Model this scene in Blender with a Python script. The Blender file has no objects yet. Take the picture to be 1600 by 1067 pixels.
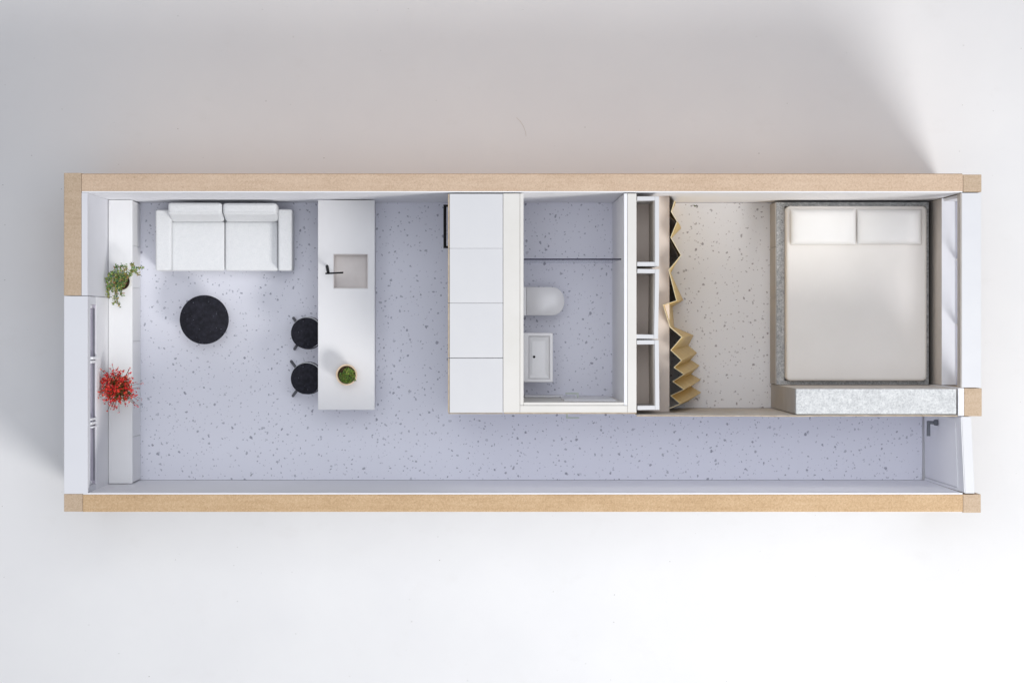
import bpy, bmesh, math, random
from mathutils import Vector, Matrix
random.seed(7)
S = 0.001                      # one unit of the plan = 1 mm
D = 4444.0                     # camera height above the model floor
H = 340.0                      # wall height
CX, CY = 735.0, 509.0          # plan origin (foot of the camera) in photo pixels
sc = bpy.context.scene
col = sc.collection
def K(z): return D/(D-z)
def X(px, z=0): return (px-CX)/K(z)
def Y(py, z=0): return -(py-CY)/K(z)

# ------------------------------------------------------------------ materials
def new_mat(name):
    m = bpy.data.materials.new(name); m.use_nodes = True
    nt = m.node_tree
    return m, nt, nt.nodes['Principled BSDF']
def N(nt, t, **kw):
    n = nt.nodes.new(t)
    for k, v in kw.items():
        if k.startswith('i_'): n.inputs[k[2:].replace('_', ' ')].default_value = v
        else: setattr(n, k, v)
    return n
def ramp(nt, fac, stops):
    r = nt.nodes.new('ShaderNodeValToRGB')
    e = r.color_ramp.elements
    while len(e) < len(stops): e.new(0.5)
    for i, (p, c) in enumerate(stops):
        e[i].position = p; e[i].color = (*c, 1)
    nt.links.new(fac, r.inputs[0]); return r.outputs[0]
def mathn(nt, op, a, b=None):
    n = nt.nodes.new('ShaderNodeMath'); n.operation = op
    for i, v in enumerate((a, b)):
        if v is None: continue
        if isinstance(v, (int, float)): n.inputs[i].default_value = v
        else: nt.links.new(v, n.inputs[i])
    return n.outputs[0]
def mixc(nt, fac, a, b):
    n = nt.nodes.new('ShaderNodeMix'); n.data_type = 'RGBA'
    for i, v in ((0, fac), (6, a), (7, b)):
        if isinstance(v, tuple): n.inputs[i].default_value = (*v, 1)
        elif isinstance(v, (int, float)): n.inputs[i].default_value = v
        else: nt.links.new(v, n.inputs[i])
    return n.outputs[2]
def coords(nt, scale=(1, 1, 1)):
    t = nt.nodes.new('ShaderNodeTexCoord')
    mp = nt.nodes.new('ShaderNodeMapping'); mp.inputs['Scale'].default_value = scale
    nt.links.new(t.outputs['Object'], mp.inputs[0]); return mp.outputs[0]
def noise(nt, co, scale, detail=3, rough=0.5):
    n = N(nt, 'ShaderNodeTexNoise', i_Scale=scale, i_Detail=detail, i_Roughness=rough)
    nt.links.new(co, n.inputs['Vector']); return n.outputs[0]
def bump(nt, b, h, strength, dist=0.001):
    n = N(nt, 'ShaderNodeBump', i_Strength=strength, i_Distance=dist)
    nt.links.new(h, n.inputs['Height']); nt.links.new(n.outputs[0], b.inputs['Normal'])

def mottled(name, c1, c2, scale=30, rough=0.6, bscale=300, bstr=0.1, bdist=0.0006, spec=0.3):
    m, nt, b = new_mat(name); co = coords(nt)
    f = noise(nt, co, scale, 4, 0.6)
    nt.links.new(ramp(nt, f, [(0.3, c1), (0.7, c2)]), b.inputs['Base Color'])
    b.inputs['Roughness'].default_value = rough
    b.inputs['Specular IOR Level'].default_value = spec
    if bstr: bump(nt, b, noise(nt, co, bscale, 3), bstr, bdist)
    return m

def terrazzo(name, base, chip):
    m, nt, b = new_mat(name); co = coords(nt)
    nz = N(nt, 'ShaderNodeTexNoise', i_Scale=190.0, i_Detail=2)
    nt.links.new(co, nz.inputs['Vector'])
    vm = N(nt, 'ShaderNodeVectorMath', operation='MULTIPLY_ADD')
    vm.inputs[1].default_value = (0.006, 0.006, 0)
    nt.links.new(nz.outputs['Color'], vm.inputs[0]); nt.links.new(co, vm.inputs[2])
    out = base
    lowf = noise(nt, co, 6, 3)
    out = mixc(nt, mathn(nt, 'MULTIPLY', lowf, 0.3), base, tuple(c*0.9 for c in base))
    for sx, sy, rmin, rmax, dens, dark in ((70, 64, -0.16, 0.165, 0, 1.0), (98, 106, -0.13, 0.175, 0, 1.05), (160, 148, -0.16, 0.20, 0, 1.25)):
        mp = N(nt, 'ShaderNodeMapping'); mp.inputs['Scale'].default_value = (sx, sy, 0)
        mp.inputs['Rotation'].default_value = (0, 0, sx*0.013)
        mp.inputs['Location'].default_value = (sx*0.37, sy*0.21, 0)
        nt.links.new(vm.outputs[0], mp.inputs[0])
        v = N(nt, 'ShaderNodeTexVoronoi', voronoi_dimensions='2D', distance='EUCLIDEAN')
        v.inputs['Scale'].default_value = 1.0
        nt.links.new(mp.outputs[0], v.inputs['Vector'])
        sp = N(nt, 'ShaderNodeSeparateColor'); nt.links.new(v.outputs['Color'], sp.inputs[0])
        r = mathn(nt, 'ADD', mathn(nt, 'MULTIPLY', mathn(nt, 'POWER', sp.outputs[0], 1.15), rmax-rmin), rmin)
        d = mathn(nt, 'SUBTRACT', r, v.outputs['Distance'])
        mk = mathn(nt, 'MULTIPLY', d, 25.0)
        mk.node.use_clamp = True
        mk = mathn(nt, 'MULTIPLY', mk, mathn(nt, 'ADD', mathn(nt, 'MULTIPLY', sp.outputs[1], 0.65), 0.35))
        out = mixc(nt, mk, out, tuple(min(1, c*dark) for c in chip))
    nt.links.new(out, b.inputs['Base Color'])
    b.inputs['Roughness'].default_value = 0.55
    b.inputs['Specular IOR Level'].default_value = 0.25
    return m

def fibreboard(name, a, bb, cc):
    m, nt, b = new_mat(name)
    co = coords(nt); fine = noise(nt, co, 470, 4, 0.8)
    streak = noise(nt, coords(nt, (5, 55, 20)), 3, 4, 0.6)
    big = noise(nt, co, 14, 3)
    f = mathn(nt, 'ADD', mathn(nt, 'MULTIPLY', fine, 0.66), mathn(nt, 'ADD', mathn(nt, 'MULTIPLY', streak, 0.19), mathn(nt, 'MULTIPLY', big, 0.15)))
    out = ramp(nt, f, [(0.36, a), (0.5, bb), (0.64, cc)])
    v = N(nt, 'ShaderNodeTexVoronoi', i_Scale=420.0); nt.links.new(co, v.inputs['Vector'])
    sp = N(nt, 'ShaderNodeSeparateColor'); nt.links.new(v.outputs['Color'], sp.inputs[0])
    pk = mathn(nt, 'MULTIPLY', mathn(nt, 'LESS_THAN', v.outputs['Distance'], 0.33), mathn(nt, 'GREATER_THAN', sp.outputs[0], 0.86))
    out = mixc(nt, mathn(nt, 'MULTIPLY', pk, 0.22), out, tuple(c*0.45 for c in a))
    nt.links.new(out, b.inputs['Base Color'])
    b.inputs['Roughness'].default_value = 0.85; b.inputs['Specular IOR Level'].default_value = 0.15
    bump(nt, b, fine, 0.35, 0.001)
    return m

def speckled(name, base, spot, scale, thr, rough):
    m, nt, b = new_mat(name); co = coords(nt)
    v = N(nt, 'ShaderNodeTexVoronoi', i_Scale=scale); nt.links.new(co, v.inputs['Vector'])
    sp = N(nt, 'ShaderNodeSeparateColor'); nt.links.new(v.outputs['Color'], sp.inputs[0])
    k = mathn(nt, 'MULTIPLY', mathn(nt, 'LESS_THAN', v.outputs['Distance'], 0.3), mathn(nt, 'GREATER_THAN', sp.outputs[0], thr))
    f = noise(nt, co, 160, 4, 0.7)
    bs = ramp(nt, f, [(0.35, tuple(c*0.6 for c in base)), (0.7, tuple(c*1.5 for c in base))])
    nt.links.new(mixc(nt, mathn(nt, 'MULTIPLY', k, sp.outputs[1]), bs, spot), b.inputs['Base Color'])
    b.inputs['Roughness'].default_value = rough; b.inputs['Specular IOR Level'].default_value = 0.2
    bump(nt, b, f, 0.25, 0.001)
    return m

def grainy(name, dark, mid, light, scale, rough=0.5, metallic=0.0, bs=0.5):
    m, nt, b = new_mat(name); co = coords(nt)
    f = noise(nt, co, scale, 5, 0.75); g = noise(nt, co, scale*0.3, 3, 0.6)
    h = mathn(nt, 'ADD', mathn(nt, 'MULTIPLY', f, 0.7), mathn(nt, 'MULTIPLY', g, 0.3))
    nt.links.new(ramp(nt, h, [(0.38, dark), (0.5, mid), (0.62, light)]), b.inputs['Base Color'])
    b.inputs['Roughness'].default_value = rough; b.inputs['Metallic'].default_value = metallic
    bump(nt, b, f, bs, 0.0015)
    return m

def attr_mat(name, rough=0.6, trans=0.0):
    m, nt, b = new_mat(name)
    a = N(nt, 'ShaderNodeAttribute', attribute_name='tint'); co = coords(nt)
    f = noise(nt, co, 500, 2)
    nt.links.new(mixc(nt, mathn(nt, 'MULTIPLY', f, 0.2), a.outputs['Color'], (0.02, 0.02, 0.008)), b.inputs['Base Color'])
    b.inputs['Roughness'].default_value = rough
    b.inputs['Specular IOR Level'].default_value = 0.3
    return m

def glassy(name, tint, mixf):
    m, nt, b = new_mat(name)
    out = nt.nodes['Material Output']; nt.nodes.remove(b)
    t = N(nt, 'ShaderNodeBsdfTransparent'); t.inputs[0].default_value = (*tint, 1)
    g = N(nt, 'ShaderNodeBsdfGlossy', i_Roughness=0.05)
    fr = N(nt, 'ShaderNodeLayerWeight', i_Blend=0.5)
    fz = mathn(nt, 'ADD', mathn(nt, 'MULTIPLY', mathn(nt, 'POWER', fr.outputs['Facing'], 4.0), 0.6), 0.03)
    mx = N(nt, 'ShaderNodeMixShader')
    nt.links.new(mathn(nt, 'MULTIPLY', fz, mixf), mx.inputs[0])
    nt.links.new(t.outputs[0], mx.inputs[1]); nt.links.new(g.outputs[0], mx.inputs[2])
    nt.links.new(mx.outputs[0], out.inputs[0])
    return m

def table_mat():
    m, nt, b = new_mat('white tabletop'); co = coords(nt)
    f = noise(nt, co, 5, 4, 0.6)
    base = ramp(nt, f, [(0.3, (0.765, 0.765, 0.775)), (0.7, (0.80, 0.80, 0.805))])
    v = N(nt, 'ShaderNodeTexVoronoi', voronoi_dimensions='2D', i_Scale=22.0); nt.links.new(co, v.inputs['Vector'])
    sp = N(nt, 'ShaderNodeSeparateColor'); nt.links.new(v.outputs['Color'], sp.inputs[0])
    r = mathn(nt, 'MULTIPLY', mathn(nt, 'SUBTRACT', sp.outputs[0], 0.6), 0.05)
    k = mathn(nt, 'MULTIPLY', mathn(nt, 'LESS_THAN', v.outputs['Distance'], r), sp.outputs[1])
    sm = noise(nt, coords(nt, (1, 1.3, 1)), 16, 5, 0.7)
    smf = mathn(nt, 'MULTIPLY', mathn(nt, 'SUBTRACT', sm, 0.58), 0.8); smf.node.use_clamp = True
    base = mixc(nt, smf, base, (0.66, 0.64, 0.62))
    nt.links.new(mixc(nt, mathn(nt, 'MULTIPLY', k, 0.75), base, (0.25, 0.24, 0.22)), b.inputs['Base Color'])
    b.inputs['Roughness'].default_value = 0.55; b.inputs['Specular IOR Level'].default_value = 0.25
    return m

M = {}
M['table'] = table_mat()
M['floor'] = terrazzo('cool-light-tinted terrazzo', (0.78, 0.785, 0.85), (0.32, 0.325, 0.38))  # lavender tint paints the cool room light into the floor colour
M['floor_bed'] = terrazzo('pale terrazzo', (0.79, 0.79, 0.81), (0.31, 0.285, 0.30))  # less blue tint paints the bedroom's warmer light into its floor
M['mdf_back'] = fibreboard('tan fibreboard', (0.52, 0.375, 0.26), (0.64, 0.48, 0.35), (0.735, 0.575, 0.435))
M['mdf_front'] = fibreboard('warm tan fibreboard', (0.46, 0.305, 0.17), (0.585, 0.405, 0.24), (0.69, 0.51, 0.33))
M['mdf_end'] = fibreboard('grey tan fibreboard', (0.46, 0.345, 0.24), (0.55, 0.42, 0.30), (0.63, 0.50, 0.38))
M['card'] = mottled('white card', (0.86, 0.86, 0.885), (0.88, 0.88, 0.90), 18, 0.55, 250, 0.05)
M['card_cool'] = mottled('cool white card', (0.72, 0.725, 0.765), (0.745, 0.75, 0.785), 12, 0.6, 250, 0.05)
M['card_lav'] = mottled('lavender white card', (0.88, 0.88, 0.905), (0.895, 0.895, 0.92), 10, 0.6, 250, 0.05)
M['cream'] = mottled('cream card', (0.735, 0.715, 0.675), (0.77, 0.75, 0.715), 25, 0.6, 350, 0.12)
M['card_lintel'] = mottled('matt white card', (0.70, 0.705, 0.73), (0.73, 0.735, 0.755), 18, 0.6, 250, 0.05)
M['raw_edge'] = mottled('raw tan board edge', (0.42, 0.33, 0.23), (0.62, 0.52, 0.40), 80, 0.9, 400, 0.3)
M['beige'] = mottled('beige card', (0.60, 0.555, 0.51), (0.66, 0.615, 0.57), 20, 0.7, 300, 0.08)
M['greige'] = mottled('greige card', (0.68, 0.60, 0.54), (0.74, 0.66, 0.60), 14, 0.7, 300, 0.08)
M['taupe'] = mottled('taupe card', (0.46, 0.435, 0.415), (0.54, 0.515, 0.495), 20, 0.7, 300, 0.1)
M['paper_wall'] = mottled('creased warm paper', (0.56, 0.53, 0.49), (0.72, 0.68, 0.63), 28, 0.8, 90, 0.4, 0.002)
M['lacquer'] = mottled('white lacquered board', (0.645, 0.645, 0.66), (0.67, 0.67, 0.68), 15, 0.4, 250, 0.04, spec=0.4)
M['bench'] = mottled('bright white board', (0.80, 0.80, 0.805), (0.83, 0.83, 0.83), 12, 0.45, 250, 0.04, spec=0.3)
M['counter'] = mottled('white countertop', (0.745, 0.74, 0.745), (0.775, 0.77, 0.775), 9, 0.45, 250, 0.04, spec=0.4)
M['sink'] = mottled('warm grey sink', (0.60, 0.56, 0.54), (0.68, 0.64, 0.62), 30, 0.4, 250, 0.05)
M['ceramic'] = mottled('white ceramic', (0.76, 0.75, 0.75), (0.80, 0.79, 0.79), 15, 0.25, 200, 0.02, spec=0.5)
M['fabric'] = grainy('off white felt', (0.725, 0.735, 0.745), (0.76, 0.77, 0.775), (0.795, 0.80, 0.805), 520, 0.95, 0, 0.45)
M['linen'] = mottled('smooth cream linen', (0.85, 0.82, 0.78), (0.88, 0.85, 0.815), 12, 0.8, 120, 0.10, 0.001)
M['pillow'] = mottled('white linen', (0.82, 0.81, 0.79), (0.85, 0.84, 0.825), 14, 0.8, 120, 0.15, 0.001)
M['granite'] = grainy('grey felt trim', (0.23, 0.24, 0.245), (0.43, 0.44, 0.445), (0.64, 0.645, 0.645), 480, 0.85, 0, 0.7)
M['silver'] = grainy('silver textured board', (0.50, 0.51, 0.52), (0.66, 0.675, 0.68), (0.82, 0.83, 0.83), 400, 0.6, 0.0, 0.9)
M['black'] = speckled('black speckled top', (0.017, 0.017, 0.024), (0.12, 0.12, 0.15), 420, 0.92, 0.75)
M['black_metal'] = mottled('black metal', (0.008, 0.008, 0.009), (0.014, 0.014, 0.016), 60, 0.6, 300, 0.05, spec=0.12)
M['dark_leg'] = mottled('dark grey metal', (0.045, 0.047, 0.055), (0.075, 0.077, 0.085), 60, 0.5, 300, 0.05)
M['steel'] = mottled('dull grey metal', (0.13, 0.14, 0.16), (0.20, 0.21, 0.23), 90, 0.45, 300, 0.1)
M['pale_metal'] = mottled('pale grey green metal', (0.45, 0.50, 0.45), (0.56, 0.60, 0.55), 90, 0.45, 300, 0.1)
M['pale_rim'] = mottled('pale grey rim', (0.55, 0.56, 0.58), (0.62, 0.63, 0.65), 60, 0.6, 300, 0.05)
M['wood_pot'] = mottled('pale wood', (0.66, 0.50, 0.35), (0.76, 0.61, 0.45), 90, 0.7, 300, 0.15)
M['white_pot'] = mottled('off white clay', (0.74, 0.72, 0.66), (0.80, 0.78, 0.73), 50, 0.7, 300, 0.15)
M['soil'] = grainy('dark soil', (0.02, 0.012, 0.006), (0.06, 0.035, 0.018), (0.13, 0.075, 0.04), 420, 1.0, 0, 1.0)
M['leaf'] = attr_mat('leaves', 0.55)
M['petal'] = attr_mat('petals', 0.5)
M['glass'] = glassy('clear acrylic', (0.95, 0.955, 0.98), 0.7)
M['glass_edge'] = mottled('dark glass edge', (0.025, 0.025, 0.045), (0.035, 0.035, 0.06), 50, 0.9, 300, 0, spec=0.02)
M['frame_lav'] = mottled('pale window frame', (0.62, 0.62, 0.72), (0.68, 0.68, 0.77), 20, 0.6, 250, 0.05)
M['sash'] = mottled('shade-tinted sash', (0.50, 0.46, 0.54), (0.56, 0.52, 0.59), 20, 0.7, 250, 0.05)  # shade under the lintel is put into this darker colour
M['lint'] = mottled('grey brown lint', (0.56, 0.50, 0.44), (0.62, 0.56, 0.5), 90, 0.9, 300, 0)
def gold_mat():
    m, nt, b = new_mat('gold paper'); co = coords(nt)
    f = noise(nt, co, 40, 4, 0.6)
    nt.links.new(ramp(nt, f, [(0.3, (0.66, 0.455, 0.115)), (0.7, (0.78, 0.555, 0.18))]), b.inputs['Base Color'])
    b.inputs['Metallic'].default_value = 0.25
    b.inputs['Roughness'].default_value = 0.42
    bump(nt, b, noise(nt, co, 260, 2), 0.05, 0.0005)
    return m
M['gold'] = gold_mat()
M['gold_edge'] = mottled('bright cut paper edge', (0.80, 0.68, 0.42), (0.86, 0.76, 0.52), 60, 0.6, 300, 0)

# ------------------------------------------------------------------ mesh helpers
def tag(o, label=None, cat=None, group=None, kind=None):
    if label: o['label'] = label
    if cat: o['category'] = cat
    if group: o['group'] = group
    if kind: o['kind'] = kind
    return o
def box_bm(x0, x1, y0, y1, z0, z1, bev=0.0, seg=2, bm=None):
    nb = bmesh.new()
    r = bmesh.ops.create_cube(nb, size=1)
    for v in nb.verts:
        v.co = Vector(((x0+x1)/2+v.co.x*(x1-x0), (y0+y1)/2+v.co.y*(y1-y0), (z0+z1)/2+v.co.z*(z1-z0)))
    if bev: bmesh.ops.bevel(nb, geom=nb.edges[:], offset=bev, segments=seg, affect='EDGES', profile=0.5)
    if bm is None: return nb
    me = bpy.data.meshes.new('t'); nb.to_mesh(me); nb.free(); bm.from_mesh(me); bpy.data.meshes.remove(me)
    return bm
def pbox(px0, px1, py0, py1, z0, z1, bev=0.0, seg=2, bm=None, zref=None):
    """box whose plan outline is given in photo pixels as seen at its top height"""
    z = z1 if zref is None else zref
    return box_bm(X(px0, z), X(px1, z), Y(py1, z), Y(py0, z), z0, z1, bev, seg, bm)
def rings_bm(rings, cx, cy, n=40, cap=True, bm=None):
    bm = bm or bmesh.new(); prev = None
    for (r, z) in rings:
        cur = [bm.verts.new((cx+r*math.cos(2*math.pi*i/n), cy+r*math.sin(2*math.pi*i/n), z)) for i in range(n)]
        if prev:
            for i in range(n): bm.faces.new((prev[i], prev[(i+1) % n], cur[(i+1) % n], cur[i]))
        elif cap: bm.faces.new(cur[::-1])
        prev = cur
    if cap: bm.faces.new(prev)
    return bm
def tube_bm(pts, r, n=8, bm=None, r2=None):
    bm = bm or bmesh.new(); prev = None; pts = [Vector(p) for p in pts]
    for i, p in enumerate(pts):
        d = (pts[min(i+1, len(pts)-1)]-pts[max(i-1, 0)]).normalized()
        a = d.orthogonal().normalized() if prev is None else (a-d*a.dot(d)).normalized()
        b = d.cross(a)
        rr = r if r2 is None else r+(r2-r)*i/(len(pts)-1)
        cur = [bm.verts.new(p+a*rr*math.cos(2*math.pi*j/n)+b*rr*math.sin(2*math.pi*j/n)) for j in range(n)]
        if prev:
            for j in range(n): bm.faces.new((prev[j], prev[(j+1) % n], cur[(j+1) % n], cur[j]))
        else: bm.faces.new(cur[::-1])
        prev = cur
    bm.faces.new(prev)
    return bm
def prism_bm(outline, z0, z1, bev=0, seg=2):
    bm = bmesh.new()
    f = bm.faces.new([bm.verts.new((x, y, z0)) for x, y in outline])
    r = bmesh.ops.extrude_face_region(bm, geom=[f])
    for v in r['geom']:
        if isinstance(v, bmesh.types.BMVert): v.co.z = z1
    if bev:
        top = [e for e in bm.edges if all(abs(v.co.z-z1) < 1e-6 for v in e.verts)]
        bmesh.ops.bevel(bm, geom=top, offset=bev, segments=seg, affect='EDGES', profile=0.5)
    return bm
def obj(name, bm, mat, parent=None, smooth=False, origin=None):
    if origin is None: origin = Vector(parent['_o']) if (parent is not None) else Vector((0, 0, 0))
    bmesh.ops.recalc_face_normals(bm, faces=bm.faces[:])
    for v in bm.verts: v.co = (v.co-Vector(origin))*S
    me = bpy.data.meshes.new(name); bm.to_mesh(me); bm.free()
    for m in (mat if isinstance(mat, (list, tuple)) else [mat]): me.materials.append(m)
    o = bpy.data.objects.new(name, me); col.objects.link(o)
    if smooth:
        for p in me.polygons: p.use_smooth = True
        me.set_sharp_from_angle(angle=math.radians(50))
    if parent is not None:
        o.parent = parent
        if parent.type == 'MESH': pass
        o['_o'] = list(origin)
    else:
        o.location = Vector(origin)*S; o['_o'] = list(origin)
    return o
def thing(name, label, cat, org, group=None):
    o = bpy.data.objects.new(name, None); col.objects.link(o)
    o.empty_display_size = 0.02
    o.location = Vector(org)*S; o['_o'] = list(org)
    return tag(o, label, cat, group)
def copy_tree(root):
    r = root.copy(); col.objects.link(r)
    for ch in list(root.children):
        c = ch.copy(); col.objects.link(c); c.parent = r
        for g in list(ch.children):
            d = g.copy(); col.objects.link(d); d.parent = c
    return r
def struct(name, bm, mat, label=None):
    o = obj(name, bm, mat); tag(o, label, None, None, 'structure'); return o

# ------------------------------------------------------------------ setting
bm = bmesh.new()
bm.faces.new([bm.verts.new(c) for c in ((-2600, -2600, -6), (2600, -2600, -6), (2600, 2600, -6), (-2600, 2600, -6))])
struct('table_surface', bm, M['table'], 'plain white table surface under the model')
XL, XR, YN, YS = X(137, H), 709.0, Y(300.5, H), Y(770, H)
struct('floor', box_bm(XL+.5, 706, YS+.5, YN-.5, -5, 0), M['floor'], 'cool-light-tinted terrazzo floor with grey chips')
YP = -128.0                                    # inner face of the bedroom partition
struct('bedroom_floor', box_bm(241, 706, YP+.4, YN-1, 0.5, 1.2), M['floor_bed'], 'pale terrazzo floor of the bedroom')

# outer walls ------------------------------------------------------
w = thing('outer_wall', 'long tan fibreboard wall behind the sofa and the bed head, white inside', 'wall', (80, 207, -6))
obj('core', pbox(127.4, 1504.6, 272.4, 298.8, -6, H, .5), M['mdf_back'], w)
obj('end_block', pbox(1505, 1533.5, 273, 300, -6, H, .5), M['mdf_end'], w)
obj('outer_facing', box_bm(X(128,H), X(1504,H), Y(272.2,H), Y(271.4,H), -5.5, H-4), M['mdf_front'], w)  # unseen warmer skin, added so the wall bounces warm light
bmw = pbox(128, 1504, 299, 300.9, 0, H-.6)
obj('lining', bmw, M['card'], w)

w = thing('outer_wall', 'long orange tan fibreboard wall along the corridor side, farthest from the sofa', 'wall', (80, -254, -6))
obj('core', pbox(129.4, 1504.6, 772.4, 799.3, -6, H, .5), M['mdf_front'], w)
obj('end_block', pbox(100, 129, 771.5, 799, -6, H, .5), M['mdf_end'], w)
obj('end_block', pbox(1505, 1532.5, 772, 800.6, -6, H, .5), M['mdf_end'], w)
obj('lining', pbox(130, 1504, 770, 772.1, 0, H-.6), M['card_lav'], w)
obj('outer_facing', box_bm(X(130,H), X(1504,H), Y(800.2,H), Y(799.5,H), -5.5, H-4), M['card'], w)  # unseen white skin, added to keep light bounced onto the table neutral

# end wall with three-pane window
w = thing('window_wall', 'end wall with fibreboard corner, white lintel and three-pane window above the long bench', 'wall', (-569, -10, -6))
obj('corner_block', pbox(100, 127, 270.5, 461.8, -6, H, .5), M['mdf_end'], w)
obj('lining', pbox(127.4, 136.8, 301.2, 461.8, 0, H-.8, .3), M['card_cool'], w)
yA, yB = Y(462.6, H), YS-1.2
oA, oB = Y(476, 280), Y(757.5, 280)
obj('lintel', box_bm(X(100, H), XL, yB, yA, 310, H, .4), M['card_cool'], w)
obj('lower_panel', box_bm(X(100, H), XL, yB, yA, -6, 246, .4), M['card'], w)
bm = box_bm(X(100, H)+1, XL-.4, oA, yA-.3, 246.2, 309.8)
box_bm(X(100, H)+1, XL-.4, yB+.3, oB, 246.2, 309.8, bm=bm)
obj('side_post', bm, M['card_cool'], w)
def left_window():
    fx = XL-7
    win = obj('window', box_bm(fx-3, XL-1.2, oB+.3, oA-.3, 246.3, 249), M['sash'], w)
    obj('sash_rail', box_bm(XL-3.4, XL-2, oB+5.2, oA-5.2, 249.2, 252), M['steel'], win)
    box = lambda a, b, c=1: obj('frame', box_bm(fx-3, fx+2, a, b, 251.2, 309.6, .4), M['card'], win)
    box(oA-5, oA-.4); box(oB+.4, oB+5)
    for (p0, p1, pr) in ((557, 561.2, 4), (563, 567, 1.5), (652.5, 655.5, 1.5), (658.5, 662.5, 1.5), (664.8, 666.8, 4)):
        obj('mullion', box_bm(fx-3, XL+pr, Y(p1, 265), Y(p0, 265), 247+.5*(p0 % 3), 309.5, .5), M['card'], win)
    obj('pane', box_bm(fx-1.5, fx-.5, oB+5.2, oA-5.2, 249.2, 309), M['glass'], win)
left_window()

# bedroom window wall
w = thing('window_wall', 'white end wall with wide sill and window beside the bed', 'wall', (723, 50, -6))
yb, yt = Y(605.4, H), Y(301.5, H)
SZ = 175.0
obj('lower_panel', box_bm(709, 737, yb, yt, -6, SZ-2, .3), M['beige'], w)
obj('sill', box_bm(707.5, 737, yb+.2, yt-.2, SZ-1.8, SZ, .4), M['card'], w)
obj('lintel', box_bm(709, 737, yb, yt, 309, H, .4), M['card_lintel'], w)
obj('lintel_face', box_bm(707.6, 708.8, yb+.3, yt-.3, 310, H-1, .2), M['beige'], w)
obj('side_post', box_bm(711, 736, yt-5, yt-.6, SZ+.3, 308.8, .2), M['card'], w)
win = obj('window', box_bm(729, 733, yb+.6, yt-5.4, SZ+.3, SZ+4, .3), M['frame_lav'], w)
for p in (405, 507):
    obj('mullion', box_bm(727.5, 732.5, Y(p+1.2, 200), Y(p-1.2, 200), SZ+4.2, 308.6, .2), M['card'], win)
obj('pane', box_bm(733.4, 734.4, yb+1, yt-6, SZ+.4, 308.6), M['glass'], win)

w = thing('wall_post', 'short square tan fibreboard post with white face between bedroom window and door', 'wall', (722, -110, -6))
obj('core', pbox(1506.5, 1534, 606.6, 650, -6, H, .5), M['mdf_end'], w)
obj('lining', pbox(1497.2, 1506.2, 606.2, 649.6, 0, H-.3, .3), M['card'], w)

# entrance wall (a thin card set slightly askew) with its door
w = thing('entrance_wall', 'thin white end wall with closed door at the far end of the corridor', 'wall', (712, -186, -6))
def skew(bm, amount=5.0):
    y0, y1 = Y(651, H), Y(770, H)
    for v in bm.verts:
        t = (v.co.y-y0)/(y1-y0)
        v.co.x += (-1.5+amount*t)*(0.25+0.75*max(v.co.z, 0)/H)
    return bm
dy0, dy1 = Y(770.5, H), Y(650.8, H)
obj('panel', skew(box_bm(710.5, 724, dy0, dy1, -6, H, .4)), M['card_lintel'], w)
door = obj('door', skew(box_bm(709, 710.2, dy0+6, dy1-4, 1, 284, .3)), M['card_lav'], w)
bm = box_bm(708.4, 710.3, dy0+.6, dy0+4.6, 0.5, 292, .2)
box_bm(708.4, 710.3, dy1-3, dy1-.6, 0.5, 292, .2, bm=bm)
box_bm(708.4, 710.3, dy0+4.8, dy1-3.2, 286.4, 292, .2, bm=bm)
obj('door_frame', skew(bm), M['card_lav'], w)
obj('door_header', skew(box_bm(709.2, 710.3, dy0+.6, dy1-.6, 292.3, H-1, .2)), M['card_lav'], w)
hy, hz = Y(660, 136), 136
bm = box_bm(702, 708, hy-4.5, hy+4.5, hz-4.5, hz+5, 1.4)
box_bm(696.5, 701.9, hy-2.6, hy+2.6, hz-2, hz+2.4, .6, bm=bm)
box_bm(691.2, 696.4, hy-20.5, hy+2.6, hz-2.2, hz+2.2, .8, bm=bm)
obj('handle', bm, M['steel'], door)

# bathroom enclosure ------------------------------------------------
w = thing('bathroom_wall', 'cream topped walls enclosing the small bathroom on three sides', 'wall', (144, -118, 0))
zt = H+1
obj('wall', pbox(786.2, 812.2, 302.5, 644.4, 0.2, zt, .5), M['cream'], w)
obj('wall', pbox(980.4, 994.5, 302.5, 644.4, 0.2, zt, .5), M['cream'], w)
obj('wall', pbox(812.5, 980.1, 633.5, 644.4, 0.2, zt, .5), M['cream'], w)
obj('lining', pbox(812.6, 818, 302.5, 633.2, 0.2, zt-1.2, .4), M['cream'], w)
obj('lining', pbox(975, 980.1, 302.5, 633.2, 0.2, zt-1.2, .4), M['card_lav'], w)
obj('lining', pbox(818.3, 974.7, 628.5, 633.2, 0.2, zt-1.2, .4), M['cream'], w)
obj('edge_strip', pbox(787.2, 994.4, 644.7, 646.4, H-5, H-1.5), M['raw_edge'], w)
obj('outer_facing', pbox(787.2, 994.4, 644.7, 646.3, 0.2, H-5.2, zref=H-1.5), M['card_lav'], w)
# bathroom door in the long wall of the corridor
dz = 284
yi = Y(628.5, zt-1.2)
dd = obj('door', box_bm(X(884, zt), X(966, zt), yi+.3, yi+1.6, .5, dz, .3), M['card_lav'], w)
hx, hz = X(903, 134), 134
bm = box_bm(hx-19, hx+1, yi+6.5, yi+9.2, hz-1.5, hz+1.5, .5)
box_bm(hx-2, hx+1, yi+1.7, yi+6.4, hz-1.5, hz+1.5, .5, bm=bm)
obj('handle', bm, M['pale_metal'], dd)
yo = Y(646.4, H-1.5)
bm = box_bm(hx-18, hx-15, yo-12, yo-.3, hz-1.5, hz+1.5, .5)
box_bm(hx-18, hx+2, yo-13.6, yo-11.2, hz-1.6, hz+1.6, .5, bm=bm)
box_bm(hx-19.5, hx-13.5, yo-1.8, yo-.3, hz-3, hz+3, .5, bm=bm)
obj('handle', bm, M['pale_metal'], dd)
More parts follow.
